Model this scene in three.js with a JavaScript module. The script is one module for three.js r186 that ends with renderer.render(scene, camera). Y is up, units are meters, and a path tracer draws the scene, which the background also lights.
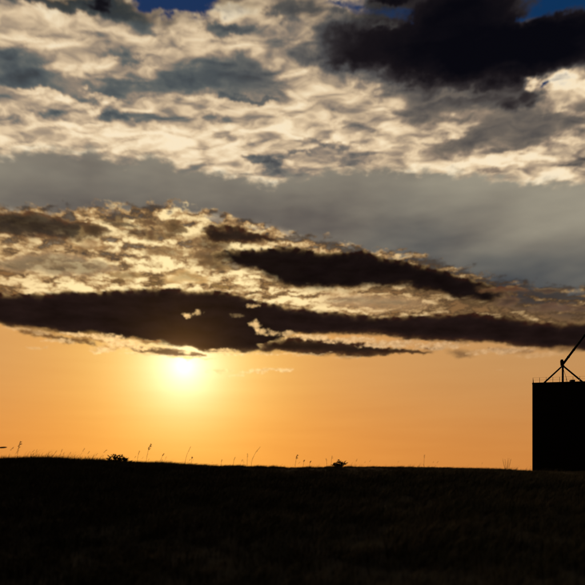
import * as THREE from 'three';

// ---------------------------------------------------------------- camera
// Level camera with a risen lens; the true horizon lies low in the frame.
const EYE = 1.6;
const camera = new THREE.PerspectiveCamera(2 * THREE.MathUtils.radToDeg(Math.atan(472 / 610)), 585 / 944, 0.1, 20000);
camera.position.set(0, EYE, 0);
camera.lookAt(0, EYE, -100);
camera.setViewOffset(1024, 1024 * 944 / 585, 0, 0, 1024, 1024);
camera.focus = 98; camera.userData.fStop = 0.45;   // the crest is a little out of focus, the bin sharp
const scene = new THREE.Scene();
const renderer = new THREE.WebGLRenderer({ antialias: true });
renderer.toneMapping = THREE.LinearToneMapping;
renderer.toneMappingExposure = 1;
renderer.shadowMap.enabled = true;

// ---------------------------------------------------------------- seeded noise
function rng(seed) { let s = seed | 0; return () => { s = (s + 0x6d2b79f5) | 0; let t = Math.imul(s ^ (s >>> 15), 1 | s); t = (t + Math.imul(t ^ (t >>> 7), 61 | t)) ^ t; return ((t ^ (t >>> 14)) >>> 0) / 4294967296; }; }
const PERM = new Uint8Array(512), GX = new Float32Array(256), GY = new Float32Array(256);
{
  const r = rng(77), p = [...Array(256).keys()];
  for (let i = 255; i > 0; i--) { const j = Math.floor(r() * (i + 1)); [p[i], p[j]] = [p[j], p[i]]; }
  for (let i = 0; i < 512; i++) PERM[i] = p[i & 255];
  for (let i = 0; i < 256; i++) { const a = r() * Math.PI * 2; GX[i] = Math.cos(a) * 1.5; GY[i] = Math.sin(a) * 1.5; }
}
function noise(x, y) {                       // gradient noise, about -1 .. 1
  const fx = Math.floor(x), fy = Math.floor(y), X = fx & 255, Y = fy & 255; x -= fx; y -= fy;
  const u = x * x * x * (x * (x * 6 - 15) + 10), v = y * y * y * (y * (y * 6 - 15) + 10);
  const A = PERM[X] + Y, B = PERM[X + 1] + Y, a = PERM[A], b = PERM[B], c = PERM[A + 1], d = PERM[B + 1];
  const n00 = GX[a] * x + GY[a] * y, n10 = GX[b] * (x - 1) + GY[b] * y, n01 = GX[c] * x + GY[c] * (y - 1), n11 = GX[d] * (x - 1) + GY[d] * (y - 1);
  const p = n00 + u * (n10 - n00), q = n01 + u * (n11 - n01);
  return p + v * (q - p);
}
function fbm(x, y, oct, gain = 0.5) {
  let s = 0, a = 1, t = 0;
  for (let i = 0; i < oct; i++) { s += a * noise(x, y); t += a; a *= gain; const X = x * 1.62 - y * 1.18 + 17.3; y = x * 1.18 + y * 1.62 - 9.7; x = X; }
  return s / t;
}
function fbmh(x, y, oct, gain = 0.5) {       // octaves keep their axes, so streaks stay level
  let s = 0, a = 1, t = 0;
  for (let i = 0; i < oct; i++) { s += a * noise(x, y); t += a; a *= gain; x = x * 2.03 + 31.7; y = y * 1.97 - 12.9; }
  return s / t;
}
function billow(x, y, oct, gain = 0.5) {
  let s = 0, a = 1, t = 0;
  for (let i = 0; i < oct; i++) { s += a * (1 - 2.2 * Math.abs(noise(x, y))); t += a; a *= gain; const X = x * 1.7 - y * 1.05 + 5.1; y = x * 1.05 + y * 1.7 + 3.3; x = X; }
  return s / t;
}
const clamp = (x, a = 0, b = 1) => x < a ? a : x > b ? b : x;
const smooth = (a, b, x) => { x = clamp((x - a) / (b - a)); return x * x * (3 - 2 * x); };

// ---------------------------------------------------------------- the sky: air and clouds, by direction
// azimuth in degrees from the view axis (west), elevation in degrees
const lin = (v) => { v /= 255; return v <= 0.04045 ? v / 12.92 : ((v + 0.055) / 1.055) ** 2.4; };
const C = (r, g, b) => [lin(r), lin(g), lin(b)];
const SUN_AZ = -10.09, SUN_EL = 9.71;
// Thickness patches of the high altocumulus sheet: azimuth, elevation, half width, half height, added thickness (negative: thinner)
const SHEET = [
  [-25.16, 31.19, 2.99, 1.23, 0.5], [-21.27, 30.4, 5.05, 0.84, 0.42], [-24.38, 29.7, 2.38, 0.58, 0.2], [-17.09, 31.17, 2.26, 0.52, 0.3], [-14.92, 31.71, 1.77, 0.52, 0.25], [-25.62, 32.26, 1.55, 0.48, -0.3],
  [-7.24, 32.32, 6.54, 1.05, 0.5], [-4.92, 33.48, 3.93, 0.77, 0.28], [-10.9, 32.12, 3.2, 0.92, 0.14], [-3.99, 31.52, 2.62, 0.2, 0.35],
  [-16.05, 33.05, 1.57, 0.38, 0.5], [-17.86, 34.41, 2.15, 0.3, 0.3], [-13.5, 35.11, 1.43, 0.55, 0.5], [-21.68, 35.66, 6.33, 0.34, 0.6], [-15.62, 36.23, 1.58, 0.47, 0.45], [-17.77, 36.09, 0.86, 0.29, 1.3],
  [-6.59, 36.96, 1.49, 0.59, -0.4], [-7.24, 35.89, 1.48, 0.55, 0.55], [-4.92, 35.95, 1.87, 0.31, 0.4], [-2.86, 35.15, 2.44, 0.5, 0.3], [-2.11, 37.24, 0.75, 0.36, 0.4],
  [-20.86, 34.4, 5.95, 0.59, -0.25], [-22.49, 33.2, 2.45, 0.36, -0.3], [-5.38, 34.87, 4.21, 0.5, -0.3], [-4.45, 37.06, 2.06, 0.36, -0.3], [-15.79, 32.38, 2.64, 0.51, -0.1], [-20.86, 29.68, 4.21, 0.26, -0.5], [-17.09, 30.44, 1.21, 0.27, -0.7], [-13.15, 32.82, 3.61, 0.64, -0.2],
  [-0.61, 36.9, 0.94, 0.83, 0.5], [1.64, 37.13, 0.94, 0.3, 0.3], [4.64, 36.93, 0.84, 0.24, 0.5], [9.08, 37.38, 1.46, 0.29, 1.5], [8.53, 35.87, 0.55, 0.18, -0.6],
  [8.16, 34.72, 5.25, 1.54, 1], [4.45, 34.91, 3.71, 1.24, 0.45], [14.48, 34.07, 5.31, 2.54, 1.5], [19.62, 33.21, 4.84, 2.17, 1.45], [24.85, 32.61, 4.46, 1.43, 1.5], [12.7, 32.87, 5.24, 1.02, 0.4], [3.52, 33.86, 2.8, 0.51, 0.3], [4.64, 33.95, 0.75, 0.32, -0.5],
  [16.05, 36.87, 5.55, 1.36, 1.3], [21.11, 34.6, 0.97, 0.3, -0.9], [22.08, 33.88, 1.91, 0.48, 0.5], [17.43, 32.8, 0.6, 0.25, -0.35], [27.5, 33.32, 2.17, 1.15, 1.2],
  [12.26, 29.97, 3.19, 1.09, 0.25], [17.26, 28.86, 4.5, 1.49, 0.28], [20.29, 27.46, 3.86, 1.64, 0.34], [15.18, 27.28, 2.42, 0.71, 0.36], [22.49, 27.25, 2.52, 1.35, 0.25], [16.22, 30.49, 5.05, 0.8, 0.38], [21.11, 29.77, 1.94, 0.53, 0.75],
  [21.35, 30.77, 0.57, 0.39, -1.4], [24.07, 30.27, 2, 0.57, -1.3], [24.85, 29.22, 1.9, 0.52, -0.5], [23.36, 28.71, 1.25, 0.26, -0.4], [24.62, 26.33, 1.08, 0.68, -0.5], [25.47, 27.52, 1.06, 0.53, 0.3], [25.39, 24.59, 1.21, 0.42, 0.35], [14.65, 28.62, 1.57, 0.35, -0.4],
  [15.35, 30.79, 2.93, 0.27, -0.35], [17.94, 25.66, 7.29, 0.36, -0.6], [23.68, 24.32, 3.82, 0.36, -0.6], [9.99, 28.19, 3.6, 1.42, -0.15],
  [-23.28, 28.06, 4.92, 0.47, -0.3], [-18.36, 27.67, 5.22, 0.69, -0.3], [-10.45, 28.16, 5.53, 1.14, -0.18], [-3.99, 27.77, 6.57, 1.16, -0.15], [3.52, 28.51, 5.56, 1, -0.2], [3.52, 31.67, 4.65, 0.81, -0.25], [0.7, 33.38, 2.25, 1.04, -0.3],
  [-24.85, 26.42, 1.57, 0.81, -0.3], [-20.86, 28.47, 2.5, 0.27, 0.3], [-16.66, 29.07, 2.27, 0.27, 0.4], [-13.15, 29.33, 3.61, 0.35, 0.35], [-3.42, 27.27, 1.5, 0.37, 0.7], [-1.92, 26.7, 0.75, 0.6, 0.6], [-5.85, 28.86, 2.43, 0.29, 0.35], [3.52, 28.08, 2.43, 0.22, 0.5], [0.52, 27.38, 0.94, 0.15, 0.5], [7.06, 28.52, 1.66, 0.71, 0.4], [5.85, 27.19, 1.48, 0.29, 0.4], [-7.7, 29.76, 1.85, 0.28, 0.3], [4.92, 29.61, 1.3, 0.42, 0.35], [-24.07, 27.72, 0.95, 0.2, 0.4],
];
// Gaps of blue: azimuth, elevation, half width, half height, openness
const GAPS = [[-10.45, 37.39, 3.86, 1.04, 2], [-12.97, 37.02, 1.8, 0.58, 0.8], [5.38, 37.49, 3.88, 0.58, 0.95], [10.45, 36.56, 3.41, 0.59, 0.95], [24.85, 35.3, 4.61, 1.34, 1.7], [20.45, 34.77, 1.79, 0.35, 0.45], [22.73, 30.27, 0.72, 0.32, 1.1], [23.68, 29.18, 1.25, 0.2, 0.35], [24.15, 37.45, 5.23, 1.27, 0.8], [-4.92, 40.18, 5.62, 1.08, 0.7], [-30.02, 32.68, 2.9, 0.91, 0.6]];
// Where higher cloud keeps the low sun off the sheet: azimuth, elevation, half width, half height, light lost
const SHADED = [[-20.86, 36.21, 9.51, 0.79, 0.65], [-9.54, 37.58, 5.55, 0.81, 0.5], [11.36, 36.83, 4.44, 1.28, 0.88], [18.79, 36.22, 7.21, 1.7, 0.96], [28.23, 34.28, 5.51, 1.55, 0.96], [0.7, 37.26, 2.81, 0.82, 0.3], [4.92, 35.21, 3.7, 1.83, 0.2]];
// Banks and shreds: nodes of [azimuth, elevation of the top, elevation of the base]; edge = raggedness, soft = softness of top and base in degrees, rim = how bright the thin edge is
const VEIL = [[-35.34, 23.94, 18.97], [-28.59, 24.87, 20.81], [-25.62, 25.38, 21.54], [-24.07, 25.94, 21.71], [-21.68, 26.41, 21.91], [-19.62, 26.44, 22.03], [-18.36, 26.97, 22.1], [-16.22, 26.37, 22.41], [-14.92, 26.45, 22.69], [-13.15, 27.13, 23.01], [-11.81, 26.82, 23.11], [-10.45, 26.33, 23.06], [-5.85, 26.15, 22.74], [-3.24, 25.7, 22.41], [-1.64, 25.65, 21.95], [-0.23, 26.19, 21.64], [2.11, 26.17, 20.97], [3.52, 26.6, 20.46], [8.16, 26.48, 19.32], [13.59, 25.77, 17.43], [17.09, 25.18, 15.92], [21.27, 24.11, 14.72], [25.62, 23.42, 13.79], [33.74, 21.84, 12.08], [44.88, 19.33, 9.37]];
const BANKS = [
  // broken sunlit shreds left of the sun and above the long bank
  { n: [[-30.02, 20.76, 18.52], [-25.62, 21.24, 19.23], [-23.28, 21.38, 19.33], [-20.86, 21.34, 19.56], [-18.36, 21.25, 19.85], [-16.48, 20.67, 20.35]], soft: [0.15, 0.5], edge: 0.7, body: C(52,42,33), a: 0.96, rim: 0.5 },
  { n: [[-28.59, 17.2, 16.36], [-25.62, 17.55, 16.7], [-24.07, 18.07, 16.59], [-20.86, 18.55, 16.71], [-18.36, 18.34, 17.04], [-15.62, 17.93, 17.77]], soft: [0.25, 0.3], edge: 0.6, body: C(130,110,82), a: 0.75, rim: 0.5 },
  { n: [[-17.51, 21.58, 21.27], [-15.79, 21.91, 21.13], [-13.86, 21.38, 21.22]], soft: [0.2, 0.2], edge: 0.7, body: C(70,54,38), a: 0.9, rim: 0.8 },
  { n: [[-19.37, 20.83, 19.74], [-17.94, 21.07, 19.97], [-16.48, 20.51, 20.35]], soft: [0.2, 0.3], edge: 0.8, body: C(70,52,35), a: 0.85, rim: 0.8 },
  { n: [[-15.79, 20.89, 20.42], [-14.48, 21.17, 20.3], [-12.43, 20.94, 20.54]], soft: [0.2, 0.2], edge: 0.8, body: C(72,54,38), a: 0.9, rim: 0.8 },
  { n: [[-19.87, 19.45, 18.97], [-18.36, 19.77, 19.05], [-16.83, 19.53, 19.37]], soft: [0.2, 0.2], edge: 0.7, body: C(125,95,60), a: 0.8, rim: 0.8 },
  { n: [[-16.48, 17.45, 17.04], [-15.09, 17.73, 16.99], [-13.86, 17.41, 17.24]], soft: [0.15, 0.15], edge: 0.6, body: C(118,95,60), a: 0.85, rim: 0.8 },
  { n: [[-12.43, 21.5, 20.86], [-10.9, 22, 20.8], [-9.54, 21.45, 21.13]], soft: [0.2, 0.2], edge: 0.8, body: C(85,65,42), a: 0.9, rim: 0.8 },
  { n: [[-14.48, 21.88, 21.64], [-13.15, 21.84, 21.36], [-12.26, 21.59, 21.43]], soft: [0.15, 0.15], edge: 0.7, body: C(75,56,38), a: 0.85, rim: 0.8 },
  { n: [[-13.59, 21.09, 20.29], [-13.15, 20.96, 20.32], [-12.43, 20.7, 20.46]], soft: [0.2, 0.2], edge: 0.6, body: C(80,60,40), a: 0.85, rim: 0.8 },
  { n: [[-14.04, 19.45, 18.96], [-11.81, 19.85, 19.12], [-9.54, 19.66, 19.33]], soft: [0.2, 0.2], edge: 0.7, body: C(120,95,62), a: 0.8, rim: 0.8 },
  { n: [[-9.54, 19.41, 18.59], [-7.7, 19.83, 18.34], [-6.04, 19.23, 18.23]], soft: [0.25, 0.3], edge: 0.7, body: C(100,76,48), a: 0.9, rim: 0.7 },
  { n: [[-11.81, 17.54, 16.79], [-9.99, 18.06, 16.88], [-7.7, 17.49, 17.07]], soft: [0.25, 0.2], edge: 0.6, body: C(165,135,85), a: 0.8, rim: 0.8 },
  { n: [[-9.72, 20.71, 20.06], [-8.16, 20.96, 19.81], [-5.66, 20.4, 19.58]], soft: [0.3, 0.4], edge: 0.7, body: C(90,68,44), a: 0.85, rim: 0.6 },
  // two black shreds joined into one heavy bank above and right of the sun
  { n: [[-8.62, 21.5, 20.93], [-7.52, 21.87, 20.41], [-4.92, 21.73, 20.26], [-2.86, 21.37, 20.55], [-1.08, 20.82, 20.57]], soft: [0.12, 0.2], edge: 0.7, body: C(36,25,20), a: 0.995, rim: 0.9 },
  { n: [[-7.33, 19.68, 18.85], [-5.66, 19.91, 18.49], [-3.52, 20.13, 18.12], [-2.11, 20.15, 17.55], [-0.23, 20.25, 16.96], [0.7, 20.08, 16.7], [3.05, 19.72, 16.59], [4.92, 19.85, 16.64], [6.78, 19.7, 16.67], [9.99, 18.89, 16.63], [12.7, 18.15, 16.14], [15.35, 17.22, 15.21], [17.94, 16.26, 14.85], [19.46, 15.55, 14.97]], soft: [0.1, 0.5], edge: 0.5, steady: 1.2, body: C(19,12,12), a: 0.999, rim: 0.9 },
  { n: [[17.09, 16, 15.75], [20.04, 15.98, 15.58], [21.27, 15.62, 15.46]], soft: [0.1, 0.2], edge: 0.5, body: C(52,40,34), a: 0.9, rim: 0.8 },
  { n: [[21.11, 15.72, 15.47], [22.73, 15.63, 15.14], [24.15, 15.23, 15.07]], soft: [0.1, 0.2], edge: 0.5, body: C(58,45,38), a: 0.85, rim: 0.8 },
  { n: [[18.2, 15.33, 14.75], [19.46, 15.38, 14.39], [20.62, 14.78, 14.45]], soft: [0.2, 0.25], edge: 0.7, body: C(72,55,44), a: 0.85, rim: 0.6 },
  { n: [[21.27, 14.15, 14.06], [22.89, 14.32, 13.75], [24.85, 14.03, 13.39], [28.23, 13.64, 13.01]], soft: [0.2, 0.3], edge: 0.6, body: C(80,62,50), a: 0.85, rim: 0.6 },
  { n: [[2.58, 16.08, 15.3], [5.38, 16.2, 15.16], [9.99, 15.78, 14.74], [12.7, 15.12, 14.78]], soft: [0.5, 0.4], edge: 0.4, body: C(150,125,92), a: 0.8, rim: 0.6 },
  // the long bank across the whole sky
  { n: [[-38.92, 12.44, 11.11], [-30.02, 14.1, 12.02], [-25.62, 14.82, 12.26], [-22.49, 15.17, 12.06], [-19.21, 15.65, 11.97], [-15.79, 16.02, 11.85], [-13.15, 16.28, 11.55], [-10.9, 16.41, 11.47], [-9.54, 16.4, 11.42], [-8.16, 16.54, 11.02], [-6.31, 16.35, 11.06], [-3.99, 15.97, 11.1], [-2.11, 15.48, 11.48], [-0.7, 15.22, 12.39], [0.7, 14.96, 12.75], [3.52, 14.67, 12.55], [6.31, 14.35, 12.67], [9.99, 14.14, 12.21], [13.59, 14.13, 11.79], [16.22, 14.05, 11.56], [18.79, 13.61, 11.24], [21.27, 12.99, 10.73], [23.68, 12.53, 10.3], [25.62, 12.5, 10.06], [31.07, 11.59, 9.8], [39.76, 10.01, 9.09]], soft: [0.1, 0.2], edge: 0.45, body: C(27,17,16), a: 0.9985, rim: 0.9 },
  { n: [[-3.24, 11.83, 11.11], [-1.64, 12.21, 11.03], [0.23, 12.48, 11.04], [2.58, 12.29, 10.85], [5.38, 11.98, 10.72], [9.08, 11.44, 10.72], [12.88, 10.86, 10.77]], soft: [0.12, 0.12], edge: 0.45, body: C(34,22,17), a: 0.995, rim: 0.9 },
  { n: [[-24.54, 12.04, 11.71], [-22.49, 12.06, 11.56], [-20.04, 11.75, 11.24], [-17.77, 11.47, 11.21]], soft: [0.12, 0.12], edge: 0.6, body: C(78,50,25), a: 0.9, rim: 0.9 },
  { n: [[-15.44, 11.26, 11.09], [-13.59, 11.35, 10.74], [-11.17, 11.28, 10.48], [-9.54, 11.07, 10.53], [-8.07, 10.84, 10.66]], soft: [0.1, 0.12], edge: 0.4, body: C(52,32,16), a: 0.95, rim: 0.9 },
  { n: [[-20.37, 11.89, 11.64], [-18.36, 11.95, 11.52], [-16.48, 11.64, 11.46]], soft: [0.1, 0.1], edge: 0.7, body: C(120,82,42), a: 0.8, rim: 0.9 },
  { n: [[-17.86, 11.21, 11.04], [-16.14, 11.22, 10.88], [-14.92, 11.03, 10.94]], soft: [0.1, 0.1], edge: 0.7, body: C(150,104,54), a: 0.7, rim: 0.9 },
  { n: [[-15.09, 11.89, 11.71], [-13.86, 11.86, 11.6], [-12.26, 11.76, 11.59]], soft: [0.1, 0.1], edge: 0.7, body: C(110,75,38), a: 0.8, rim: 0.9 },
  { n: [[14.3, 10.97, 10.62], [15.35, 10.92, 10.39], [16.74, 10.67, 10.41]], soft: [0.15, 0.15], edge: 0.6, body: C(66,48,36), a: 0.85, rim: 0.7 },
  { n: [[17.94, 10.77, 10.6], [19.62, 10.75, 10.33], [21.76, 10.52, 10.27]], soft: [0.15, 0.15], edge: 0.6, body: C(95,70,50), a: 0.75, rim: 0.7 },
  { n: [[11.81, 11.34, 11.17], [12.88, 11.38, 10.94], [14.04, 11.16, 10.98]], soft: [0.15, 0.15], edge: 0.6, body: C(70,50,38), a: 0.8, rim: 0.7 },
];
// Holes and lit flecks in front of or below the banks: azimuth, elevation, half width, half height, strength
const FLECKS = [
  [-9.72, 11.15, 1.01, 0.4, 1.6], [-9.9, 10.43, 0.73, 0.31, 1.6], [-6.59, 11.24, 1.67, 0.18, 0.75], [-9.9, 14.23, 0.55, 0.22, 0.8], [-8.71, 14.45, 0.55, 0.22, 0.6], [-3.42, 13.53, 0.56, 0.53, 0.75], [-2.86, 13, 0.84, 0.31, 0.7], [-1.74, 12.74, 0.94, 0.27, 0.65], [-0.23, 12.84, 0.75, 0.27, 0.7], [-3.7, 15.19, 0.84, 0.17, 0.6], [-5.29, 14.29, 0.75, 0.26, 0.14],
  [1.64, 12.47, 2.25, 0.31, 1], [5.38, 12.16, 2.59, 0.36, 1], [9.08, 11.71, 3.26, 0.4, 1], [13.59, 11.35, 2.98, 0.39, 0.9], [18.79, 10.64, 3.3, 0.34, 0.7], [22.08, 10.08, 2.38, 0.25, 0.4], [-24.07, 12.08, 1.91, 0.16, 0.5],
  [-19.62, 12.03, 1.51, 0.21, 0.9], [-17.09, 11.86, 2.08, 0.43, 1], [-15.35, 11.44, 1.94, 0.52, 1], [-17.17, 10.82, 1.38, 0.35, 0.9], [-20.86, 11.35, 1.83, 0.21, 0.7], [-13.59, 11.09, 1.43, 0.26, 0.9], [-12.7, 11.39, 1.98, 0.16, 0.6], [-22.49, 11.89, 1.62, 0.17, 0.45], [-9.54, 10.44, 3.13, 0.14, 0.9], [-4.92, 10.91, 3.75, 0.14, 0.75], [0.7, 10.95, 3.75, 0.12, 0.5], [-14.04, 10.63, 2.14, 0.14, 0.7], [5.38, 10.63, 1.86, 0.11, 0.45],
  [-1.92, 9.49, 2.63, 0.2, 0.9], [-3.7, 9.29, 1.5, 0.18, 0.8], [-5.2, 9, 1.12, 0.18, 0.8], [-6.59, 9.34, 1.49, 0.22, 0.8], [-22.97, 10.6, 0.72, 0.13, 0.45], [-22.08, 10.75, 0.2, 0.1, 0.4], [-0.42, 9.58, 0.75, 0.11, 0.35], [18.62, 9, 0.42, 0.1, 0.2],
];
// Bright broken cloud in the gap between the grey veil and the long bank
const GAP = [[-38.92, 18.35, 12.37], [-25.62, 21.39, 14.74], [-20.86, 22.02, 15.33], [-18.36, 22.56, 15.65], [-14.92, 22.85, 15.91], [-13.15, 23.24, 16.12], [-9.54, 23.11, 16.31], [-7.24, 22.76, 16.23], [-3.99, 22.24, 15.71], [-0.23, 21.48, 14.79], [3.52, 20.79, 14.41], [6.31, 20.22, 14.09], [9.99, 19.55, 13.79], [13.59, 18.67, 13.61], [17.09, 17.4, 13.23], [20.45, 16.27, 12.47], [25.62, 15.14, 11.85], [33.74, 13.49, 10.65], [44.88, 10.98, 9.04]];

function prepare(b) { const n = b.n; b.lo = n[0][0]; b.hi = n[n.length - 1][0]; b.top = Math.max(...n.map((k) => k[1])); b.base = Math.min(...n.map((k) => k[2])); return b; }
BANKS.forEach(prepare);
const veilBank = prepare({ n: VEIL }), gapBank = prepare({ n: GAP });
const span = [0, 0];
function edges(n, az) {
  if (az <= n[0][0]) { span[0] = n[0][1]; span[1] = n[0][2]; return; }
  const l = n.length - 1;
  if (az >= n[l][0]) { span[0] = n[l][1]; span[1] = n[l][2]; return; }
  let i = 1; while (n[i][0] < az) i++;
  const p = n[i - 1], q = n[i], t = (az - p[0]) / (q[0] - p[0]), s = t * t * (3 - 2 * t) * 0.5 + t * 0.5;
  span[0] = p[1] + (q[1] - p[1]) * s; span[1] = p[2] + (q[2] - p[2]) * s;
}
// transmitted colour of the altocumulus sheet against its thickness
const RAMP = [[-0.1, [254, 238, 208]], [0.12, [249, 228, 192]], [0.32, [228, 202, 165]], [0.5, [190, 167, 138]], [0.68, [148, 132, 116]], [0.85, [116, 110, 103]], [1.1, [84, 83, 84]], [1.4, [50, 46, 48]], [1.8, [24, 20, 24]], [2.6, [8, 8, 15]]];
const rampOut = [0, 0, 0];
function ramp(t) {
  let i = 1; if (t < RAMP[0][0]) t = RAMP[0][0]; if (t > 2.6) t = 2.6;
  while (RAMP[i][0] < t) i++;
  const a = RAMP[i - 1], b = RAMP[i], s = (t - a[0]) / (b[0] - a[0]);
  for (let c = 0; c < 3; c++) rampOut[c] = lin(a[1][c] + (b[1][c] - a[1][c]) * s);
}
const AIR_LOW_NEAR = C(243, 158, 66), AIR_LOW_FAR = C(201, 130, 65), AIR_MID_NEAR = C(226, 163, 90), AIR_MID_FAR = C(192, 146, 94), AIR_HIGH = C(11, 50, 90), AIR_ZENITH = C(10, 26, 56);
const VEIL_DARK = C(94, 88, 84), VEIL_LIGHT = C(154, 147, 130), VEIL_SLATE = C(66, 72, 78);
const GAP_NEAR = [266, 240, 178], GAP_FAR = [242, 206, 150], GAP_HALF = [170, 132, 86], GAP_DARK = [56, 41, 29];
const EDGE_TINT = [1.1, 0.25, -0.2];
const GLOW = C(255, 196, 100), CORE = C(255, 236, 176), SHEEN = C(255, 226, 160), RIM_NEAR = C(255, 212, 138), RIM_FAR = C(226, 190, 150), PEACH = C(222, 178, 128);
const mixTo = (o, c, a) => { o[0] += (c[0] - o[0]) * a; o[1] += (c[1] - o[1]) * a; o[2] += (c[2] - o[2]) * a; };
const sunDir = [Math.sin(SUN_AZ * Math.PI / 180) * Math.cos(SUN_EL * Math.PI / 180), Math.sin(SUN_EL * Math.PI / 180), Math.cos(SUN_AZ * Math.PI / 180) * Math.cos(SUN_EL * Math.PI / 180)];
const tmp = [0, 0, 0];
function skyAt(az, el, X, Z, Y, o) {
  const cosr = clamp(X * sunDir[0] + Y * sunDir[1] + Z * sunDir[2], -1, 1), r = Math.acos(cosr) * 180 / Math.PI, d = Math.abs(az - SUN_AZ);
  const away = Math.exp(-((Math.max(0, r - 40) / 25) ** 2)), dim = 0.02 + 0.98 * away;         // sky light falls off away from the sunset, steepened to keep the ground dark
  // clear air: orange haze low down, blue above
  const tf = 1 - Math.exp(-Math.pow(d / 21, 1.7)), s1 = smooth(0, 12, el), s2 = smooth(12, 30, el), s3 = smooth(35, 75, el);
  for (let c = 0; c < 3; c++) {
    let a = AIR_LOW_NEAR[c] + (AIR_LOW_FAR[c] - AIR_LOW_NEAR[c]) * tf, b = AIR_MID_NEAR[c] + (AIR_MID_FAR[c] - AIR_MID_NEAR[c]) * tf;
    a += (b - a) * s1; a *= 0.03 + 0.97 * Math.exp(-((Math.max(0, d - 34) / 34) ** 2));
    o[c] = a + (AIR_HIGH[c] * (0.3 + 0.7 * away) - a) * s2; o[c] += (AIR_ZENITH[c] * 0.6 - o[c]) * s3;
  }
  // the aureole of the sun in the haze below the bank
  o[0] += 0.8 * Math.exp(-r / 6); o[1] += 1.25 * Math.exp(-r / 3.9); o[2] += 1.15 * Math.exp(-r / 2.3);
  {
    const h = fbmh(az * 0.10, el * 1.1, 3) * 0.055 * (1 - s1 * 0.3); o[0] *= 1 + h * 0.6; o[1] *= 1 + h; o[2] *= 1 + h * 1.3;
  }
  if (el < 3) return;
  // common warps
  const wx = noise(az * 0.22 + 3.1, el * 0.4), wy = noise(az * 0.22 - 7.7, el * 0.4 + 11), fx = fbmh(az * 0.75, el * 1.5, 4, 0.58), fy = fbmh(az * 0.75 + 41, el * 1.6 + 8, 4, 0.58);
  // ---- altocumulus sheet, seen in perspective as a ceiling
  if (el > 17) {
    const k = 1 / (Y + 0.13), U = X * k, V = Z * k;
    const q1 = noise(U * 3.3, V * 4.2), q2 = noise(U * 3.3 + 9, V * 4.2 + 5);
    const n1 = fbm(U * 3.6 + q1 * 0.35 + 2, V * 6.2 + q2 * 0.5, 2), wu = fbm(U * 12 + 7, V * 20, 2), wv = fbm(U * 12 - 5, V * 20 + 9, 2);
    const bu = U * 11 + wu * 0.45 + V * 2, bv = V * 25 + wv * 0.8, n2 = billow(U * 17 + wu * 0.5, V * 34 + wv * 0.8, 3, 0.5);
    const n3 = fbm(bu, bv, 5, 0.54), n3s = fbm(bu - 0.03, bv + 0.16, 4, 0.54), n4 = fbmh(U * 5 + V * 3, V * 15 + wu, 2, 0.5);
    const grain = 0.26 * n1 - 0.17 * n2 + 0.74 * n3 - 0.6 * (n3 - n3s) + 0.24 * n4;
    let tau = 0.40 + grain;
    const sa = az + wx * 1.1 + fx * 1.1, sl = el + wy * 0.5 + fy * 0.55;
    let lump = 0, shade = 1;
    for (let i = 0; i < SHADED.length; i++) {
      const p = SHADED[i], dx = (sa - p[0]) / p[2], dy = (sl - p[1]) / p[3], q = dx * dx + dy * dy;
      if (q < 6) shade *= 1 - p[4] * Math.exp(-q * q * 0.6);
    }
    for (let i = 0; i < SHEET.length; i++) {
      const p = SHEET[i], dx = (sa - p[0]) / p[2], dy = (sl - p[1]) / p[3], q = dx * dx + dy * dy;
      if (q < 5) lump += p[4] * Math.exp(-q * Math.sqrt(q) * 0.75);
    }
    let gap = 0;
    for (let i = 0; i < GAPS.length; i++) { const p = GAPS[i], dx = (sa - p[0]) / p[2], dy = (sl - p[1]) / p[3], q = dx * dx + dy * dy; if (q < 6) gap += p[4] * Math.exp(-q); }
    gap = smooth(0.32, 0.95, gap - 0.55 * n3 - 0.25 * n2 * 0.5 - 0.3 * Math.max(0, lump));
    const thinner = lump < 0 ? (lump > -0.7 ? lump * 0.6 : -0.42 + (lump + 0.7) * 0.8) : lump * 0.92;
    tau = 0.54 + 0.45 * smooth(38, 62, el) + grain * (1 - 0.62 * smooth(0.12, 0.55, lump)) + thinner;  // unseen cloud overhead is added thickness, put in to darken the land below
    if (tau < 0.04) { const keep = smooth(-0.55, -1.1, lump) * 0.8 + 0.2; tau = 0.04 + (tau - 0.04) * keep; }
    ramp(tau);
    const cover = smooth(-0.85, 0.1, tau) * (1 - gap), slate = smooth(0.62, 1.0, tau) * smooth(4, -10, az) * 0.6, wsun = clamp(1.1 - (el - 20) * 0.012) * (1 - (1 - shade) * smooth(1.6, 0.9, tau));
    for (let c = 0; c < 3; c++) tmp[c] = rampOut[c] * dim * wsun;
    { const warm = smooth(0.5, 0.9, tau) * smooth(1.7, 1.1, tau) * smooth(4, 14, az); tmp[0] *= 1 + 0.10 * warm; tmp[2] *= 1 - 0.10 * warm; }
    tmp[0] *= 1 - 0.30 * slate; tmp[2] *= 1 + 0.12 * slate;
    mixTo(o, tmp, cover * smooth(17, 19, el));
  }
  // ---- the grey veil
  {
    edges(VEIL, az + wx * 0.5);
    const te = el + fy * 0.75 + fx * 0.2, up = smooth(-0.25, 0.75, span[0] - te), down = smooth(-1.2, 0.8, el + wy * 0.4 - span[1] + 0.6);
    const v = fbmh(az * 0.09 + 4, el * 0.28, 4, 0.5), v2 = fbmh(az * 0.05 + 14, el * 0.12 + el * 0.02, 3, 0.5);
    const right = smooth(2, 24, az), high = smooth(-6, 0.5, el - span[0]);
    const a = clamp(0.5 * high + 0.55 * right * smooth(-9.5, -2, el - span[0]) + v * 0.5 + v2 * 0.1 + 0.06);
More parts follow.
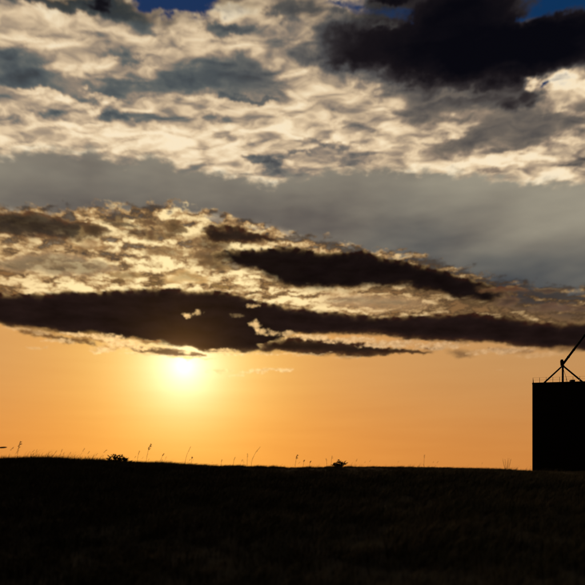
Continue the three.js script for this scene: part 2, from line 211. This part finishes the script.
    for (let c = 0; c < 3; c++) { const base = VEIL_DARK[c] + (VEIL_SLATE[c] - VEIL_DARK[c]) * clamp(right * smooth(-3, -8, el - span[0]) + smooth(0, 0.5, -v2) * 0.5 * smooth(-8, 4, az)); tmp[c] = (base + (VEIL_LIGHT[c] - base) * a) * dim; }
    mixTo(o, tmp, up * down * 0.985);
  }
  // ---- sunlit broken cloud in the gap
  if (el < 27) {
    edges(GAP, az + wx * 0.3);
    const m = smooth(-0.25, 0.5, span[0] - el + fx * 1.0 + fy * 1.1) * smooth(-0.5, 0.1, el - span[1]);
    if (m > 0) {
      const k = 1 / (Y + 0.13), U = X * k, V = Z * k, depth = span[0] - el;
      const n = fbm(U * 4 + 3, V * 6, 2), gu = U * 13 + fx * 0.6 + n * 0.4, gv = V * 21 + fy * 0.8, b = billow(U * 11 + n * 0.6, V * 15 + fy * 0.7, 3, 0.5);
      const n4 = fbm(gu, gv, 5, 0.56), n4s = fbm(gu + (SUN_AZ - az) * 0.004, gv + 0.2, 4, 0.56), st = fbmh(U * 5, V * 26 + fx * 1.5 + n * 2, 2, 0.5);
      const near = Math.exp(-((r / 15) ** 2)), right = smooth(4, 20, az);
      let t = 0.62 - 0.24 * b + 0.42 * n + 1.15 * n4 - 0.8 * (n4 - n4s) + 0.25 * st - 0.08 * smooth(0.3, 2, depth) + 0.3 * smooth(1.0, 0.2, depth) * (fx + 0.1);
      t = clamp(t + 0.1 - near * 0.22 + right * 0.24);
      const lo = smooth(0.05, 1.0, t), L = 1.0 - 0.14 * right;
      for (let c = 0; c < 3; c++) {
        const n0 = smooth(0, 0.7, near), bright = (GAP_FAR[c] + (GAP_NEAR[c] - GAP_FAR[c]) * n0) * L, half = GAP_HALF[c] * (1 - 0.25 * right), dark = GAP_DARK[c];
        tmp[c] = lin(lo < 0.5 ? bright + (half - bright) * lo * 2 : half + (dark - half) * (lo * 2 - 1)) * dim;
      }
      mixTo(o, tmp, m * (1 - 0.35 * smooth(0.7, 1, t)) * 0.97);
    }
  }
  // ---- banks
  if (el > 8.5 && el < 27) {
    const bx = billow(az * 0.9, el * 1.5, 4, 0.55), fz = fbm(az * 2.2, el * 3.2 + 60, 4, 0.6), fr = fbm(az * 0.42 + 8, el * 0.9, 5, 0.58), near = Math.exp(-((r / 13) ** 2));
    const thin = fbmh(az * 0.35, el * 1.3 + 5, 4, 0.55);
    for (let i = 0; i < BANKS.length; i++) {
      const B = BANKS[i];
      if (az < B.lo - 1.5 || az > B.hi + 1.5 || el > B.top + 1 || el < B.base - 1.2) continue;
      edges(B.n, az + fx * 0.5 * B.edge);
      const ey = el + (fr * 0.85 + fy * 0.1) * B.edge - bx * 0.05 * B.edge + fz * 0.22 * B.edge, end = Math.min(az - B.lo, B.hi - az) * 0.35 + fx * 0.3;
      const du = Math.min(span[0] - ey, end), dd = Math.min(ey - span[1] + fx * 0.12 * B.edge, end);
      const vary = Math.min(B.steady || 9, Math.exp(1.5 * noise(az * 0.45 + i * 3.7, el * 0.7 + 2))), s0 = B.soft[0] * vary, s1 = B.soft[1] * vary;
      const a = smooth(-s0, s0, du) * smooth(-s1, s1, dd);
      if (a <= 0) continue;
      const rim = Math.max(Math.exp(-Math.max(0, du - 0.03) / 0.10) * smooth(-0.25, 0.25, noise(az * 1.3 + i, el * 1.5)), 0.6 * Math.exp(-Math.max(0, dd) / 0.09)) * B.rim * (0.25 + 0.75 * near);
      const haze = 1 + thin * 0.7 + 0.5 * smooth(0.8, 0, Math.min(du, dd));
      const edge = smooth(0.5, 0, Math.min(du, dd)) * (B.body[0] < 0.04 ? 1 : 0.15);
      for (let c = 0; c < 3; c++) { const body = B.body[c] * haze * (1 + edge * EDGE_TINT[c]); tmp[c] = (body + (RIM_NEAR[c] * 0.9 - body) * rim * 0.8) * (0.15 + 0.85 * dim); }
      mixTo(o, tmp, a * B.a);
    }
    // light through holes and on shreds
    for (let i = 0; i < FLECKS.length; i++) {
      const p = FLECKS[i], dx = (az + fx * 0.5 - p[0]) / p[2], dy = (el + fy * 0.28 + fx * 0.12 - p[1]) / p[3], q = dx * dx + dy * dy;
      if (q > 4) continue;
      const hot = p[4] > 1, fill = 0.75 - q * 0.85 + (hot ? 0.25 : 0.75) * fz + 0.5 * fy, a = smooth(-0.1, 0.75, fill) * (hot ? 1 : p[4]), k = (0.8 + 0.35 * near) * (1.05 + 0.6 * fz);
      for (let c = 0; c < 3; c++) tmp[c] = (p[4] > 1 ? SHEEN[c] * 1.5 : (PEACH[c] + (RIM_NEAR[c] - PEACH[c]) * near * (el > SUN_EL + 0.8 ? 0.75 : 1)) * k);
      mixTo(o, tmp, clamp(a));
    }
  }
  // veiling light round the sun in front of the cloud, with faint rays
  {
    const ang = Math.atan2(el - SUN_EL, az - SUN_AZ), ray = noise(ang * 4.2 + 3, 1.5) * 0.6 + noise(ang * 11, 7.5) * 0.4, upw = smooth(1.5, 5, el - SUN_EL);
    const v = 0.16 * Math.exp(-((r / 2.6) ** 1.4)) + 0.006 * Math.exp(-r / 9) + upw * 0.022 * Math.exp(-r / 9) * ray * (0.25 + 3 * Math.min(0.3, o[1]));
    o[0] += v * GLOW[0]; o[1] += v * GLOW[1] * 0.8; o[2] += v * GLOW[2] * 0.8;
    for (let c = 0; c < 3; c++) if (o[c] < 0.0005) o[c] = 0.0005;
  }
}

const SKY_W = 4096, SKY_H = 2048;
const skyData = new Float32Array(SKY_W * SKY_H * 4);
{
  const out = [0, 0, 0], D = Math.PI / 180;
  let m = [0, 0, 0];
  for (let row = SKY_H / 2; row < SKY_H; row++) {
    const el = ((row + 0.5) / SKY_H - 0.5) * 180, se = Math.sin(el * D), ce = Math.cos(el * D);
    for (let col = 0; col < SKY_W; col++) {
      let az = ((col + 0.5) / SKY_W - 0.5) * 360 + 90; if (az > 180) az -= 360;
      skyAt(az, el, Math.sin(az * D) * ce, Math.cos(az * D) * ce, se, out);
      const i = (row * SKY_W + col) * 4;
      for (let c = 0; c < 3; c++) { skyData[i + c] = out[c]; if (row === SKY_H / 2) m[c] += out[c] / SKY_W; }
      skyData[i + 3] = 1;
    }
  }
  for (let i = 0; i < SKY_W * SKY_H / 2; i++) { skyData[i * 4] = m[0] * 0.25; skyData[i * 4 + 1] = m[1] * 0.25; skyData[i * 4 + 2] = m[2] * 0.25; skyData[i * 4 + 3] = 1; }
}
const skyTexture = new THREE.DataTexture(skyData, SKY_W, SKY_H, THREE.RGBAFormat, THREE.FloatType);
skyTexture.mapping = THREE.EquirectangularReflectionMapping;
skyTexture.magFilter = skyTexture.minFilter = THREE.LinearFilter;
skyTexture.needsUpdate = true;
scene.background = skyTexture;
scene.environment = skyTexture;

// ---------------------------------------------------------------- the sun, low and half veiled by the bank of cloud
const sun = new THREE.DirectionalLight(0xffb066, 0.2);
{
  const a = SUN_AZ * Math.PI / 180, e = SUN_EL * Math.PI / 180;
  sun.position.set(Math.sin(a) * Math.cos(e), Math.sin(e), -Math.cos(a) * Math.cos(e)).multiplyScalar(400);
  sun.target.position.set(0, 0, 0);
  sun.castShadow = true; sun.shadow.radius = 3; sun.shadow.mapSize.set(4096, 4096);
  const s = sun.shadow.camera; s.left = s.bottom = -160; s.right = s.top = 160; s.near = 1; s.far = 900;
  scene.add(sun, sun.target);
}
// ---------------------------------------------------------------- helpers for things and parts
function tag(o, label, category, group) { o.userData.label = label; o.userData.category = category; if (group) o.userData.group = group; return o; }
function part(name, geometry, material, parent) { const m = new THREE.Mesh(geometry, material); m.name = name; m.castShadow = m.receiveShadow = true; parent.add(m); return m; }
function bar(a, b, ra, rb = ra, seg = 8) {            // a round bar from a to b
  const A = new THREE.Vector3(...a), B = new THREE.Vector3(...b), d = B.clone().sub(A), g = new THREE.CylinderGeometry(rb, ra, d.length(), seg);
  g.translate(0, d.length() / 2, 0);
  g.applyQuaternion(new THREE.Quaternion().setFromUnitVectors(new THREE.Vector3(0, 1, 0), d.normalize()));
  return g.translate(A.x, A.y, A.z);
}

// ---------------------------------------------------------------- the land: a low rise in front, level farmland behind it
const CREST_Z = 26;
const CREST = [[-60, 2.35], [-30, 2.2], [-16, 2.03], [-12.5, 2.05], [-9.5, 2.08], [-7.8, 1.98], [-6.1, 1.89], [-4.8, 1.82], [-2.7, 1.77], [0.3, 1.74], [2.9, 1.78], [6.3, 1.77], [8, 1.70], [10.1, 1.63], [12.5, 1.58], [18, 1.5], [40, 1.3], [70, 1.2]];
function crestHeight(x) {
  if (x <= CREST[0][0]) return CREST[0][1];
  for (let i = 1; i < CREST.length; i++) if (x < CREST[i][0]) { const p = CREST[i - 1], q = CREST[i]; return p[1] + (q[1] - p[1]) * smooth(p[0], q[0], x); }
  return 1.2;
}
function landHeight(x, z) {
  const d = -z, H = crestHeight(x), far = 0.35 + 0.25 * noise(x * 0.011, z * 0.011) * smooth(60, 200, d);
  const bump = 0.05 * noise(x * 0.35, z * 0.35) + 0.025 * noise(x * 1.1, z * 1.1);
  if (d < CREST_Z) return H * smooth(2, CREST_Z, d) + bump * smooth(-2, 8, d);
  return far + (H - far) * (1 - smooth(CREST_Z, 62, d)) + bump;
}
function axis(inner, step, outer, grow) { const a = []; let v = 0, s = step; while (v < outer) { a.push(v); if (v > inner) s *= grow; v += s; } a.push(outer); return [...a.slice(1).reverse().map((t) => -t), ...a]; }
function speckle(seed, base, spread, size = 512) {    // earthy colour with grain at several sizes
  const data = new Uint8Array(size * size * 4), r = rng(seed);
  for (let y = 0; y < size; y++) for (let x = 0; x < size; x++) {
    const k = 1 + spread * (0.6 * fbm(x / 40, y / 40, 4, 0.6) + 0.4 * (r() - 0.5)), w = 0.15 * fbm(x / 90 + 50, y / 90, 3), i = (y * size + x) * 4;
    data[i] = clamp(base[0] * k * (1 + w), 0, 255); data[i + 1] = clamp(base[1] * k, 0, 255); data[i + 2] = clamp(base[2] * k * (1 - w), 0, 255); data[i + 3] = 255;
  }
  const t = new THREE.DataTexture(data, size, size); t.colorSpace = THREE.SRGBColorSpace; t.wrapS = t.wrapT = THREE.RepeatWrapping; t.magFilter = THREE.LinearFilter; t.needsUpdate = true; return t;
}
const soil = new THREE.MeshStandardMaterial({ map: speckle(5, [42, 37, 25], 0.5), roughness: 1 });
{
  const xs = axis(30, 0.6, 9000, 1.13), zs = axis(44, 0.6, 9000, 1.13), pos = [], uv = [], idx = [];
  for (const z of zs) for (const x of xs) { pos.push(x, landHeight(x, z), z); uv.push(x / 3, z / 3); }
  const n = xs.length;
  for (let j = 0; j + 1 < zs.length; j++) for (let i = 0; i + 1 < n; i++) { const a = j * n + i; idx.push(a, a + n, a + 1, a + 1, a + n, a + n + 1); }
  const g = new THREE.BufferGeometry();
  g.setAttribute('position', new THREE.Float32BufferAttribute(pos, 3)); g.setAttribute('uv', new THREE.Float32BufferAttribute(uv, 2)); g.setIndex(idx); g.computeVertexNormals();
  const ground = part('ground', g, soil, scene);
  ground.userData = { kind: 'structure', label: 'dark grassy rise filling the foreground', category: 'ground' };
}

// ---------------------------------------------------------------- blades, stalks and leaves
class Ribbons {                                        // thin curved blades gathered into one geometry
  constructor() { this.p = []; this.i = []; }
  // a blade from a base point: height, horizontal reach along heading, width, segments; it bends over towards its tip
  blade([x, y, z], h, reach, heading, w, seg = 4, sag = 0.25) {
    const cx = Math.cos(heading), cz = Math.sin(heading), sx = -cz, sz = cx, start = this.p.length / 3;
    for (let k = 0; k <= seg; k++) {
      const t = k / seg, out = reach * t * t, up = h * (t - sag * t * t * t) / (1 - sag * 0.35), hw = w * 0.5 * (1 - t ** 1.6) + w * 0.03;
      const px = x + cx * out, py = y + up, pz = z + cz * out, fold = hw * 0.35;
      this.p.push(px + sx * hw - cx * fold, py, pz + sz * hw - cz * fold, px - sx * hw - cx * fold, py, pz - sz * hw - cz * fold);
      if (k) { const a = start + (k - 1) * 2; this.i.push(a, a + 1, a + 2, a + 1, a + 3, a + 2); }
    }
    return this;
  }
  // a pointed leaf or spikelet between two points
  leaf(a, b, w, side) {
    const s = this.p.length / 3, m = [0, 1, 2].map((k) => a[k] * 0.55 + b[k] * 0.45);
    this.p.push(...a, m[0] + side[0] * w, m[1] + side[1] * w, m[2] + side[2] * w, ...b, m[0] - side[0] * w, m[1] - side[1] * w, m[2] - side[2] * w);
    this.i.push(s, s + 1, s + 2, s, s + 2, s + 3); return this;
  }
  build() { const g = new THREE.BufferGeometry(); g.setAttribute('position', new THREE.Float32BufferAttribute(this.p, 3)); g.setIndex(this.i); g.computeVertexNormals(); return g; }
}
const bladeMaterial = new THREE.MeshStandardMaterial({ color: new THREE.Color().setRGB(0.045, 0.045, 0.018), roughness: 0.95, side: THREE.DoubleSide });
const strawMaterial = new THREE.MeshStandardMaterial({ color: new THREE.Color().setRGB(0.075, 0.055, 0.025), roughness: 0.95, side: THREE.DoubleSide });
const leafMaterial = new THREE.MeshStandardMaterial({ color: new THREE.Color().setRGB(0.035, 0.045, 0.018), roughness: 0.9, side: THREE.DoubleSide });

// ---------------------------------------------------------------- meadow grass over the rise: nobody could count it
function tuft(seed, count, spread, h0, h1, lean) {
  const r = rng(seed), g = new Ribbons();
  for (let k = 0; k < count; k++) {
    const a = r() * 6.283, d = Math.sqrt(r()) * spread, h = h0 + (h1 - h0) * r() ** 1.5, wind = r() < 0.75, head = wind ? (r() - 0.5) * 1.3 : r() * 6.283;
    g.blade([Math.cos(a) * d, -0.04, Math.sin(a) * d], h, h * lean * (0.3 + r()), head, 0.006 + 0.006 * r(), 4, 0.15 + 0.35 * r());
  }
  return g.build();
}
function grassField(name, label, seed, variants, spots) {
  const per = variants.map(() => []), r = rng(seed), m = new THREE.Matrix4(), q = new THREE.Quaternion(), e = new THREE.Euler(), c = new THREE.Color();
  for (const s of spots) per[Math.floor(r() * variants.length)].push(s);
  const root = new THREE.Group(); root.name = name; root.userData = { kind: 'stuff', label, category: 'grass' }; scene.add(root);
  variants.forEach((g, v) => {
    const im = new THREE.InstancedMesh(g, bladeMaterial, per[v].length); im.name = 'grass_tufts'; im.userData.kind = 'stuff'; im.castShadow = im.receiveShadow = true;
    per[v].forEach(([x, z, k], i) => {
      e.set((r() - 0.5) * 0.2, (r() - 0.5) * 1.2, (r() - 0.5) * 0.2); q.setFromEuler(e);
      m.compose(new THREE.Vector3(x, landHeight(x, z), z), q, new THREE.Vector3(k * (0.8 + 0.5 * r()), k, k * (0.8 + 0.5 * r()))); im.setMatrixAt(i, m);
      const t = 0.65 + 0.7 * r(), dry = r() * 0.5; im.setColorAt(i, c.setRGB(t * (1 + dry * 0.6), t, t * (1 - dry * 0.4)));
    });
    root.add(im);
  });
}
{
  const short = [1, 2, 3, 4].map((s) => tuft(s * 11, 30, 0.17, 0.12, 0.32, 0.55)), r = rng(404), spots = [];
  for (let i = 0; i < 42000; i++) {                    // the whole slope up to the crest and a little past it
    const d = 3 + 29 * Math.sqrt(r()), x = (r() - 0.5) * (11 + d * 1.25), lush = smooth(5, -9, x), low = smooth(17, 24, d), tall = 1.15 + 0.2 * noise(x * 0.3, d * 0.3);
    spots.push([x, -d, (tall + (0.34 + 0.5 * lush - tall) * low) * (0.7 + 0.6 * r()) * (1 + 0.3 * noise(x * 0.6, d * 0.6) + low * 0.45 * noise(x * 1.7, 4.4))]);
  }
  grassField('meadow_grass', 'short dark meadow grass covering the foreground rise', 9, short, spots);
}
{
  const tall = [1, 2, 3, 4].map((s) => tuft(s * 17 + 3, 9, 0.12, 0.25, 0.66, 0.8)), r = rng(505), spots = [];
  for (let i = 0; i < 3400; i++) {                      // long wind-bent blades along the crest, thick on the left, sparse on the right
    const x = -16 + 31 * r(), patch = clamp(0.55 + 1.1 * fbm(x * 0.8, 7.7, 3)), keep = (x < -7.2 ? 1.1 : x < -3.5 ? 0.6 : x < 3 ? 0.3 : 0.4) * patch;
    const d = CREST_Z + (r() - 0.5) * 3, k = (x < -7.2 ? 0.95 : x < -3.5 ? 0.62 : 0.46) * (0.45 + 0.7 * r() ** 1.5) * (0.7 + 0.6 * patch);
    if (r() < keep) spots.push([x, -d, k]);
  }
  grassField('crest_grass', 'long wind-bent grass along the crest against the orange sky', 21, tall, spots);
}

{
  const r0 = rng(88), stems = [1, 2, 3].map(() => { const g = new Ribbons(), lean = 0.12 + 0.2 * r0(); g.blade([0, -0.03, 0], 0.8, lean, 0, 0.009, 6, 0.1); for (let k = 0; k < 16; k++) { const u = 0.72 + 0.28 * k / 16, x = lean * u * u, y = 0.8 * (u - 0.1 * u ** 3) / 0.965, l = 0.05 + 0.05 * r0(), a = r0() * 6.28; g.leaf([x, y - 0.03, 0], [x + l * 0.7 + 0.3 * l * Math.cos(a), y + l * (0.6 - r0()), l * Math.sin(a) * 0.6], 0.009, [0.3, 0.8, 0.4]); } return g.build(); });
  const r = rng(606), spots = [];
  for (let i = 0; i < 150; i++) { const x = -14 + 27 * r(), p = x < -8 ? 0.8 : x < -3.5 ? 0.5 : 0.16; if (r() < p) spots.push([x, -(CREST_Z - 1 + 2.4 * r()), (x < -8 ? 0.8 : x < -3.5 ? 0.6 : 0.48) * (0.5 + 0.6 * r())]); }
  grassField('seeding_grass', 'fine seeding grass scattered thinly along the crest', 33, stems, spots);
}

// ---------------------------------------------------------------- single plants that stand out against the sky
function grassStalk(x, z, height, lean, head, label, seed, group) {
  const r = rng(seed), root = new THREE.Group(); root.name = seed === 1 ? 'grass_stalk' : 'grass_stalk_' + String(seed - 1).padStart(3, '0'); scene.add(root); root.position.set(x, landHeight(x, z) - 0.02, z);
  tag(root, label, 'grass stalk', group);
  const curve = new THREE.CatmullRomCurve3([0, 0.35, 0.7, 1].map((t) => new THREE.Vector3(lean * t * t, height * (t - 0.05 * t * t), 0.03 * Math.sin(t * 3) * (r() - 0.5))));
  part('stem', new THREE.TubeGeometry(curve, 12, 0.005, 5), strawMaterial, root);
  const g = new Ribbons(), n = head.count;
  for (let k = 0; k < n; k++) {
    const t = 1 - head.length * (1 - k / n), p = curve.getPoint(Math.min(1, t)), a = r() * 6.283, l = head.spread * (0.4 + 0.7 * r()) * (1 - 0.5 * (k / n)), b = [p.x + Math.cos(a) * l * 0.8 + head.droop * l, p.y + l * (0.5 - 0.5 * head.droop * r()), p.z + Math.sin(a) * l * 0.6];
    g.leaf([p.x, p.y, p.z], b, head.width * (0.6 + 0.6 * r()), [Math.sin(a), 0.3, Math.cos(a)]).leaf([p.x, p.y, p.z], b, head.width * 0.8, [0.5, 0.8, -0.3]);
  }
  part('seed_head', g.build(), strawMaterial, root);
  for (let k = 0; k < 2; k++) part('leaf', new Ribbons().blade([curve.getPoint(0.15 + 0.2 * k).x, curve.getPoint(0.15 + 0.2 * k).y, 0], height * 0.28, height * 0.3, k ? 0.3 : 2.8, 0.012, 5, 0.55).build(), bladeMaterial, root);
  return root;
}
const panicle = { count: 34, length: 0.34, spread: 0.14, droop: 0.5, width: 0.013 }, spike = { count: 26, length: 0.22, spread: 0.07, droop: 0.2, width: 0.013 }, wispy = { count: 12, length: 0.3, spread: 0.08, droop: 0.3, width: 0.007 };
const STALKS = [
  [-11.83, 26.2, 0.92, 0.14, panicle, 'grass stalk with drooping seed head, leftmost tall one on the crest'],
  [-6.65, 26.1, 0.66, 0.10, wispy, 'thin grass stalk just left of the tall feathery one on the crest'],
  [-6.24, 26.0, 0.98, 0.20, panicle, 'tall feathery grass stalk on the crest left below the sun'],
  [-5.71, 26.3, 0.55, 0.16, spike, 'short bent grass stalk between the feathery stalk and the sun'],
  [-4.62, 26.2, 0.92, 0.26, wispy, 'slender leaning grass stalk directly below the sun'],
  [-4.34, 26.1, 0.46, 0.05, spike, 'short stubby grass stalk at the foot of the slender leaning one'],
  [-3.07, 26.2, 0.42, 0.04, wispy, 'short upright grass stalk right of the sun'],
  [-2.56, 26.2, 0.50, 0.10, wispy, 'short leaning grass stalk left of the long slanting stem'],
  [-1.95, 26.2, 0.66, 0.02, wispy, 'straight upright thin stem beside the long slanting one'],
  [-1.77, 26.0, 0.95, 0.40, wispy, 'long thin stem slanting to the right near the middle of the crest'],
  [0.11, 26.0, 0.66, 0.10, panicle, 'grass stalk with loose seed head, middle of the crest'],
  [0.45, 26.2, 0.44, 0.06, spike, 'small stalk right of the loose seed head'],
  [0.71, 26.2, 0.38, 0.08, spike, 'lowest small stalk left of the dark leafy weed'],
  [1.48, 26.2, 0.46, -0.04, wispy, 'thin stalk just left of the small dark bushy weed'],
  [1.66, 26.3, 0.58, 0.05, wispy, 'thin taller stalk touching the small dark bushy weed'],
  [5.60, 26.0, 0.62, 0.02, wispy, 'lone thin upright stalk right of the middle of the crest'],
];
STALKS.forEach(([x, d, h, lean, head, label], i) => grassStalk(x, -d, h, lean, head, label, i + 1, 'single grass stalks on the crest'));

function leafyWeed(name, x, z, w, h, count, label) {
  const r = rng(Math.round(x * 1000) + 7), root = new THREE.Group(); root.name = name; scene.add(root); root.position.set(x, landHeight(x, z) - 0.02, z); tag(root, label, 'weed', 'leafy weeds on the crest');
  const leaves = new Ribbons();
  for (let k = 0; k < 7; k++) {
    const a = r() * 6.283, s = (k / 6 - 0.5), top = [s * w * 1.1, h * (0.95 - 1.6 * s * s) * (0.75 + 0.3 * r()), (r() - 0.5) * w * 0.5];
    part('stem', bar([s * 0.06, 0, 0], top, 0.008, 0.004, 5), leafMaterial, root);
    for (let j = 0; j < count; j++) {
      const t = 0.05 + 0.95 * r(), b = r() * 6.283, l = 0.06 + 0.09 * r(), p = top.map((v) => v * t), q = [p[0] + Math.cos(b) * l, p[1] + l * (r() - 0.15), p[2] + Math.sin(b) * l];
      leaves.leaf(p, q, 0.018 + 0.014 * r(), [Math.sin(b), 0.6, -Math.cos(b)]);
    }
  }
  part('leaves', leaves.build(), leafMaterial, root);
}
leafyWeed('leafy_weed', -7.52, -25.9, 0.62, 0.46, 52, 'dark leafy weed, the largest lump on the left half of the crest');
leafyWeed('leafy_weed_001', 1.98, -25.9, 0.5, 0.36, 44, 'small dark bushy weed right of the middle of the crest');
leafyWeed('leafy_weed_002', -7.14, -25.9, 0.5, 0.32, 40, 'low leafy weed at the right foot of the largest dark lump');

{ // a clump of bare stalks just left of the grain bin
  const root = new THREE.Group(); root.name = 'stalk_clump'; scene.add(root); const x = 9.14, z = -26, r = rng(61); root.position.set(x, landHeight(x, z) - 0.02, z);
  tag(root, 'clump of thin bare stalks on the crest just left of the grain bin', 'weed');
  for (let k = 0; k < 9; k++) { const s = (k / 8 - 0.5); part('stalk', bar([s * 0.12, 0, (r() - 0.5) * 0.1], [s * 0.42 + (r() - 0.5) * 0.08, 0.34 + 0.24 * r(), (r() - 0.5) * 0.2], 0.005, 0.003, 5), strawMaterial, root); }
}
{ // a bulrush-like head that reaches into the picture at the left edge
  const root = new THREE.Group(); root.name = 'bent_seed_stalk'; scene.add(root); const z = -24, x = -12.37; root.position.set(x, landHeight(x, z) - 0.02, z);
  tag(root, 'bent stalk with a dark level seed head reaching in at the left edge', 'grass stalk');
  const y0 = EYE + 0.984 - root.position.y, c = new THREE.CatmullRomCurve3([[0, 0, 0], [0.1, y0 * 0.5, 0], [0.3, y0 * 0.9, 0], [0.62, y0 + 0.0, 0], [0.8, y0 - 0.02, 0]].map((p) => new THREE.Vector3(...p)));
  part('stem', new THREE.TubeGeometry(c, 18, 0.007, 5), strawMaterial, root);
  const pts = [[0.0, 0], [0.022, 0.03], [0.032, 0.1], [0.034, 0.2], [0.026, 0.28], [0.008, 0.34], [0, 0.345]].map(([a, b]) => new THREE.Vector2(a, b)), g = new THREE.LatheGeometry(pts, 10);
  g.rotateZ(-Math.PI / 2 + 0.06); g.translate(0.80, y0 - 0.03, 0); part('seed_head', g, strawMaterial, root);
}

// ---------------------------------------------------------------- the grain bin
{
  const D2 = Math.PI / 180, zf = -96, fl = [37.74, zf], t = [Math.cos(12 * D2), -Math.sin(12 * D2) * -1], b = [Math.sin(22.6 * D2), -Math.cos(22.6 * D2)], wide = 9, deep = 7;
  const base = landHeight(fl[0] + 5, zf) - 0.15, top = EYE + 14.05 - base;
  const bin = new THREE.Group(); bin.name = 'grain_bin'; bin.position.set(fl[0], base, zf); scene.add(bin);
  tag(bin, 'dark flat-topped grain bin with a spout frame on its roof, at the right edge', 'grain bin');
  const at = (u, v, y = 0) => [t[0] * u + b[0] * v, y, t[1] * u + b[1] * v];        // metres along the front, metres back, height
  const concrete = new THREE.MeshStandardMaterial({ map: speckle(15, [62, 60, 56], 0.35), roughness: 0.95 });
  const iron = new THREE.MeshStandardMaterial({ color: new THREE.Color().setRGB(0.05, 0.048, 0.045), roughness: 0.8 });
  function slab(inset, y0, y1) {                       // a piece of the plan, lifted
    const c = [[inset, inset], [wide - inset, inset], [wide - inset, deep - inset], [inset, deep - inset]].map(([u, v]) => at(u, v)), s = new THREE.Shape(c.map((p) => new THREE.Vector2(p[0], -p[2])));
    const g = new THREE.ExtrudeGeometry(s, { depth: y1 - y0, bevelEnabled: false }); g.rotateX(-Math.PI / 2); return g.translate(0, y0, 0);
  }
  part('footing', slab(-0.3, -0.3, 0.4), concrete, bin);
  const lifts = 12, h = (top - 0.16 - 0.4) / lifts;    // poured in lifts with a recessed joint between them
  for (let k = 0; k < lifts; k++) { const y0 = 0.4 + k * h; part('wall_lift', slab(0, y0 + 0.02, y0 + h), concrete, bin); part('joint', slab(0.03, y0, y0 + 0.02), concrete, bin); }
  part('roof_slab', slab(-0.03, top - 0.16, top), concrete, bin);
  // railing round the roof edge
  const spots = [], ring = [[0.1, 0.1], [wide - 0.1, 0.1], [wide - 0.1, deep - 0.1], [0.1, deep - 0.1]];
  for (let k = 0; k < 4; k++) { const p = ring[k], q = ring[(k + 1) % 4], n = k % 2 ? 5 : 9; for (let j = 0; j < n; j++) spots.push([p[0] + (q[0] - p[0]) * j / n, p[1] + (q[1] - p[1]) * j / n]); }
  for (const [u, v] of spots) part('railing_post', bar(at(u, v, top), at(u, v, top + 0.8), 0.03, 0.026, 6), iron, bin);
  for (const [y, n] of [[0.78, 'top_rail'], [0.42, 'middle_rail']]) for (let k = 0; k < 4; k++) { const p = ring[k], q = ring[(k + 1) % 4]; part(n, bar(at(p[0], p[1], top + y), at(q[0], q[1], top + y), 0.010, 0.010, 5), iron, bin); }
  // support frame, distributor head and the long spout that comes down to it from the right
  const mu = 4.5, mv = 0.9, yj = top + 2.59, C0 = at(mu, mv), P = (u, v, y) => at(mu + u, mv + v, y);
  for (const [u, v] of [[-2.85, 0.1], [2.95, 0.1]]) { part('support_leg', bar(P(u, v, top - 0.02), P(u * 0.03, 0, yj), 0.13, 0.12, 10), iron, bin); const f = P(u, v, top + 0.04); part('foot_plate', new THREE.BoxGeometry(0.5, 0.08, 0.4).translate(f[0], f[1], f[2]), iron, bin); }
  part('centre_post', bar(P(0, 0, top - 0.02), P(0, 0, yj + 0.1), 0.15, 0.15, 12), iron, bin);
  part('brace', bar(P(0.1, 0, yj - 0.5), P(0.75, 0.4, top + 0.01), 0.03, 0.03, 6), iron, bin);
  const head = part('distributor', new THREE.CylinderGeometry(0.30, 0.24, 0.7, 10).translate(C0[0] - 0.1, yj + 0.42, C0[2]), iron, bin);
  part('collar', new THREE.CylinderGeometry(0.17, 0.27, 0.28, 10).translate(C0[0] - 0.14, yj + 0.9, C0[2]), iron, head);
  part('hopper', new THREE.CylinderGeometry(0.25, 0.16, 0.35, 10).translate(C0[0], yj - 0.05, C0[2]), iron, head);
  const sd = [3.55, 4.58], sl = 4, q0 = [C0[0] + 0.02, yj + 0.3, C0[2]];
  const spout = part('spout', bar(q0, [q0[0] + sd[0] * sl, q0[1] + sd[1] * sl, q0[2] - 1.5], 0.18, 0.18, 14), iron, bin);
  for (let k = 1; k < 16; k++) { const m = k / 16 * sl, p = [q0[0] + sd[0] * m, q0[1] + sd[1] * m, q0[2] - 1.5 * k / 16]; part('flange', bar(p, [p[0] + sd[0] * 0.012, p[1] + sd[1] * 0.012, p[2]], 0.22, 0.22, 14), iron, spout); }
  const hp = P(1.4, 0.2, top + 0.2); part('roof_hatch', new THREE.BoxGeometry(0.62, 0.4, 0.6).translate(hp[0], hp[1], hp[2]), iron, bin);
}

renderer.render(scene, camera);
